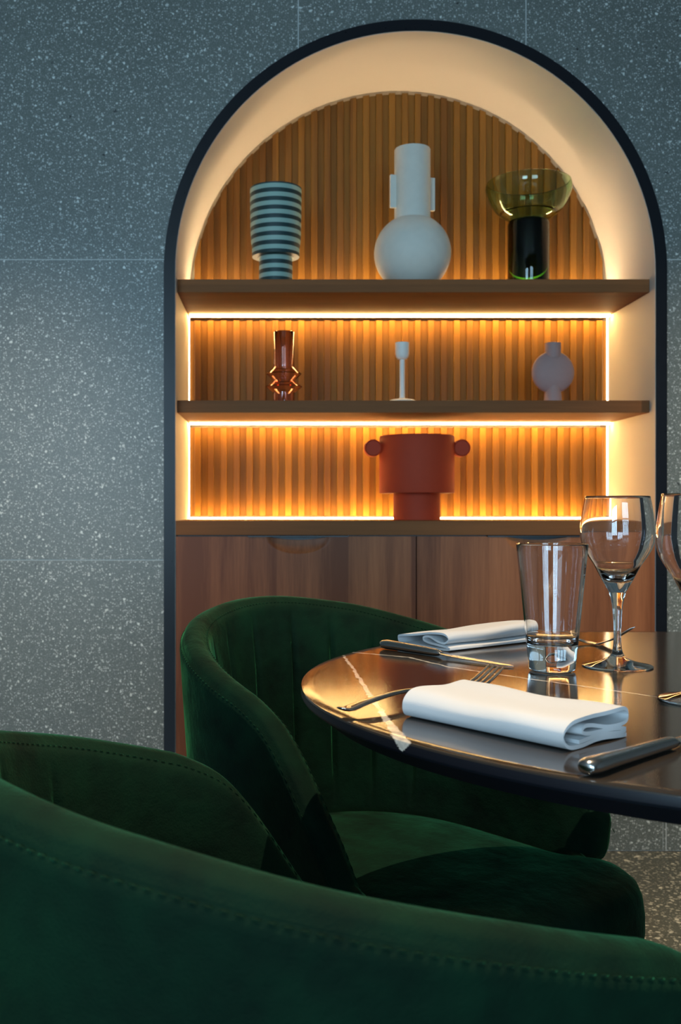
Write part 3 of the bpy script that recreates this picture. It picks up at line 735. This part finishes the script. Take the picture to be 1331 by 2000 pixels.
def shell_mesh():
    bm = bmesh.new(); NT_ = 400; rows = []
    for i in range(NT_+1):
        s = -1+2*i/NT_; t = math.copysign(1-(1-abs(s))**1.6, s) if False else s
        t = math.sin(s*PI/2)*0.35+s*0.65
        t = max(-1, min(1, t))*TMAX
        p, n = plan(t); zr = rimz(t); row = []
        ZBt = ZB+(zr-0.060-ZB)*max(0, min(1, (abs(t)-0.70)/0.25))**1.6
        h = CTH/2
        zc = zr-h
        endf = min(1.0, (1-abs(t))/0.05)
        pl = max(math.exp(-((t-q)/0.0065)**2) for q in PLEATS)
        def add(off, z):
            kz = kf(z); q = p*kz+n*off
            row.append(bm.verts.new((q.x, q.y, z)))
        inner_in = lambda u: -(h+0.012*math.sin(min(1, u)*PI/2))          # inner pad swells downwards
        # inner face bottom -> top
        for j in range(15):
            u = j/14; z = (ZBt+0.02)+(zc-ZBt-0.02)*u
            depth = zr-z
            g_ = pl*0.012*max(0, min(1, (depth-0.045)/0.04))*max(0, min(1, (z-0.42)/0.05))
            add(-h-0.014*max(0, min(1, depth/0.10))+0.002+g_, z)
        for j in range(1, 12):
            a = PI*j/12
            ro_ = h
            if j in (3,): ro_ = h-0.0030       # inner seam groove
            if j in (10,): ro_ = h-0.0030      # outer seam groove
            add(-ro_*math.cos(a), zc+ro_*math.sin(a))
        for j in range(15):
            u = j/14; z = zc+(ZBt+0.03-zc)*u
            add(h-0.004*u, z)
        for j in range(1, 5):
            a = PI/2*j/4; add(h-0.004-0.02*(1-math.cos(a)), ZBt+0.03-0.03*math.sin(a))
        rows.append(row)
    grid_faces(bm, rows, True)
    # rounded arm fronts
    for rw, sgn in ((rows[0], -1), (rows[-1], 1)):
        c = Vector((0, 0, 0))
        for vv in rw: c += vv.co
        c /= len(rw); prev = rw
        for k in (1, 2, 3, 4):
            a = k/4*PI/2*0.96; q = math.cos(a)
            nx = [bm.verts.new(Vector((vv.co.x+0.024*math.sin(a), c.y+(vv.co.y-c.y)*q, c.z+(vv.co.z-c.z)*(0.30+0.70*q)))) for vv in rw]
            n_ = len(rw)
            for q in range(n_):
                f_ = (prev[q], prev[(q+1) % n_], nx[(q+1) % n_], nx[q]); bm.faces.new(f_)
            prev = nx
        bm.faces.new(prev)
    bmesh.ops.recalc_face_normals(bm, faces=bm.faces)
    return bm
def seat_mesh():
    bm = bmesh.new(); n = 120; rows = []
    def outline(i, inset):
        a = 2*PI*i/n; c, s = math.cos(a), math.sin(a)
        e = 2/4.0 if c > 0 else 2/2.2
        ax = (0.342 if c > 0 else 0.260)-inset; by = 0.275-inset
        # arms pinch the seat a little behind its front
        x = ax*math.copysign(abs(c)**e, c); y = by*math.copysign(abs(s)**e, s)
        pin = 0.050*(1/(1+math.exp((x-0.195)/0.014)))
        y *= (by-pin)/by
        return x, y
    stt = [(0.0, -0.125, .030), (0, -0.120, .014), (0, -0.105, .003), (0, -0.080, 0.0), (0, -0.055, 0.0), (0, -0.030, .003), (0, -0.016, .008), (0, -0.007, .018), (0, -0.0015, .036), (0, 0.003, .070), (0, 0.006, .12), (0, 0.0075, .18)]
    for _, z, ins in stt: rows.append([bm.verts.new((*outline(i, ins), SZ+z)) for i in range(n)])
    grid_faces(bm, rows, True); bm.faces.new(rows[0][::-1]); bm.faces.new(rows[-1]); return bm
def stitch_mesh():
    bm = bmesh.new(); h = CTH/2
    for ang, rad in ((PI*10.6/12, h), (PI*2.4/12, h)):
        k = -0.93
        while k < 0.93:
            pts = []
            for t in (k, k+0.0065):
                p, n = plan(t); zr = rimz(t); z = zr-h+rad*math.sin(ang); q = p*kf(z)+n*(-rad*math.cos(ang)); pts.append(Vector((q.x, q.y, z)))
            tube(bm, [pts[0], (pts[0]+pts[1])/2, pts[1]], [0.0004, 0.0008, 0.0004], seg=6)
            k += 0.0105
    return bm
proto = None
def chair(loc, rz, label):
    global proto
    e = empty('tub_chair', loc, rz, label=label, cat='chair', group='green velvet tub chairs')
    if proto is None:
        k = [link('backrest', shell_mesh(), M['velvet'], e, True, angle=70), link('seat', seat_mesh(), M['velvet'], e, True, angle=70),
             tag(link('stitching', stitch_mesh(), M['velvet'], e, True), kind='stuff')]
        for sx, sy in ((0.20, 0.17), (0.20, -0.17), (-0.17, 0.15), (-0.17, -0.15)):
            bm = tube(bmesh.new(), [(sx*1.18, sy*1.18, 0.0), (sx, sy, 0.289)], [0.009, 0.017], seg=14)
            k.append(link('leg', bm, M['leg'], e, True, angle=50))
        proto = k
    else:
        for o in proto: c = o.copy(); COL.objects.link(c); c.parent = e
    return e
chair((0.1712, 1.5924, 0), -0.8673, 'green velvet tub chair behind the table, in front of niche')
chair((0.0497, 0.8354, 0), 0.6167, 'green velvet tub chair nearest the viewer, filling the bottom')
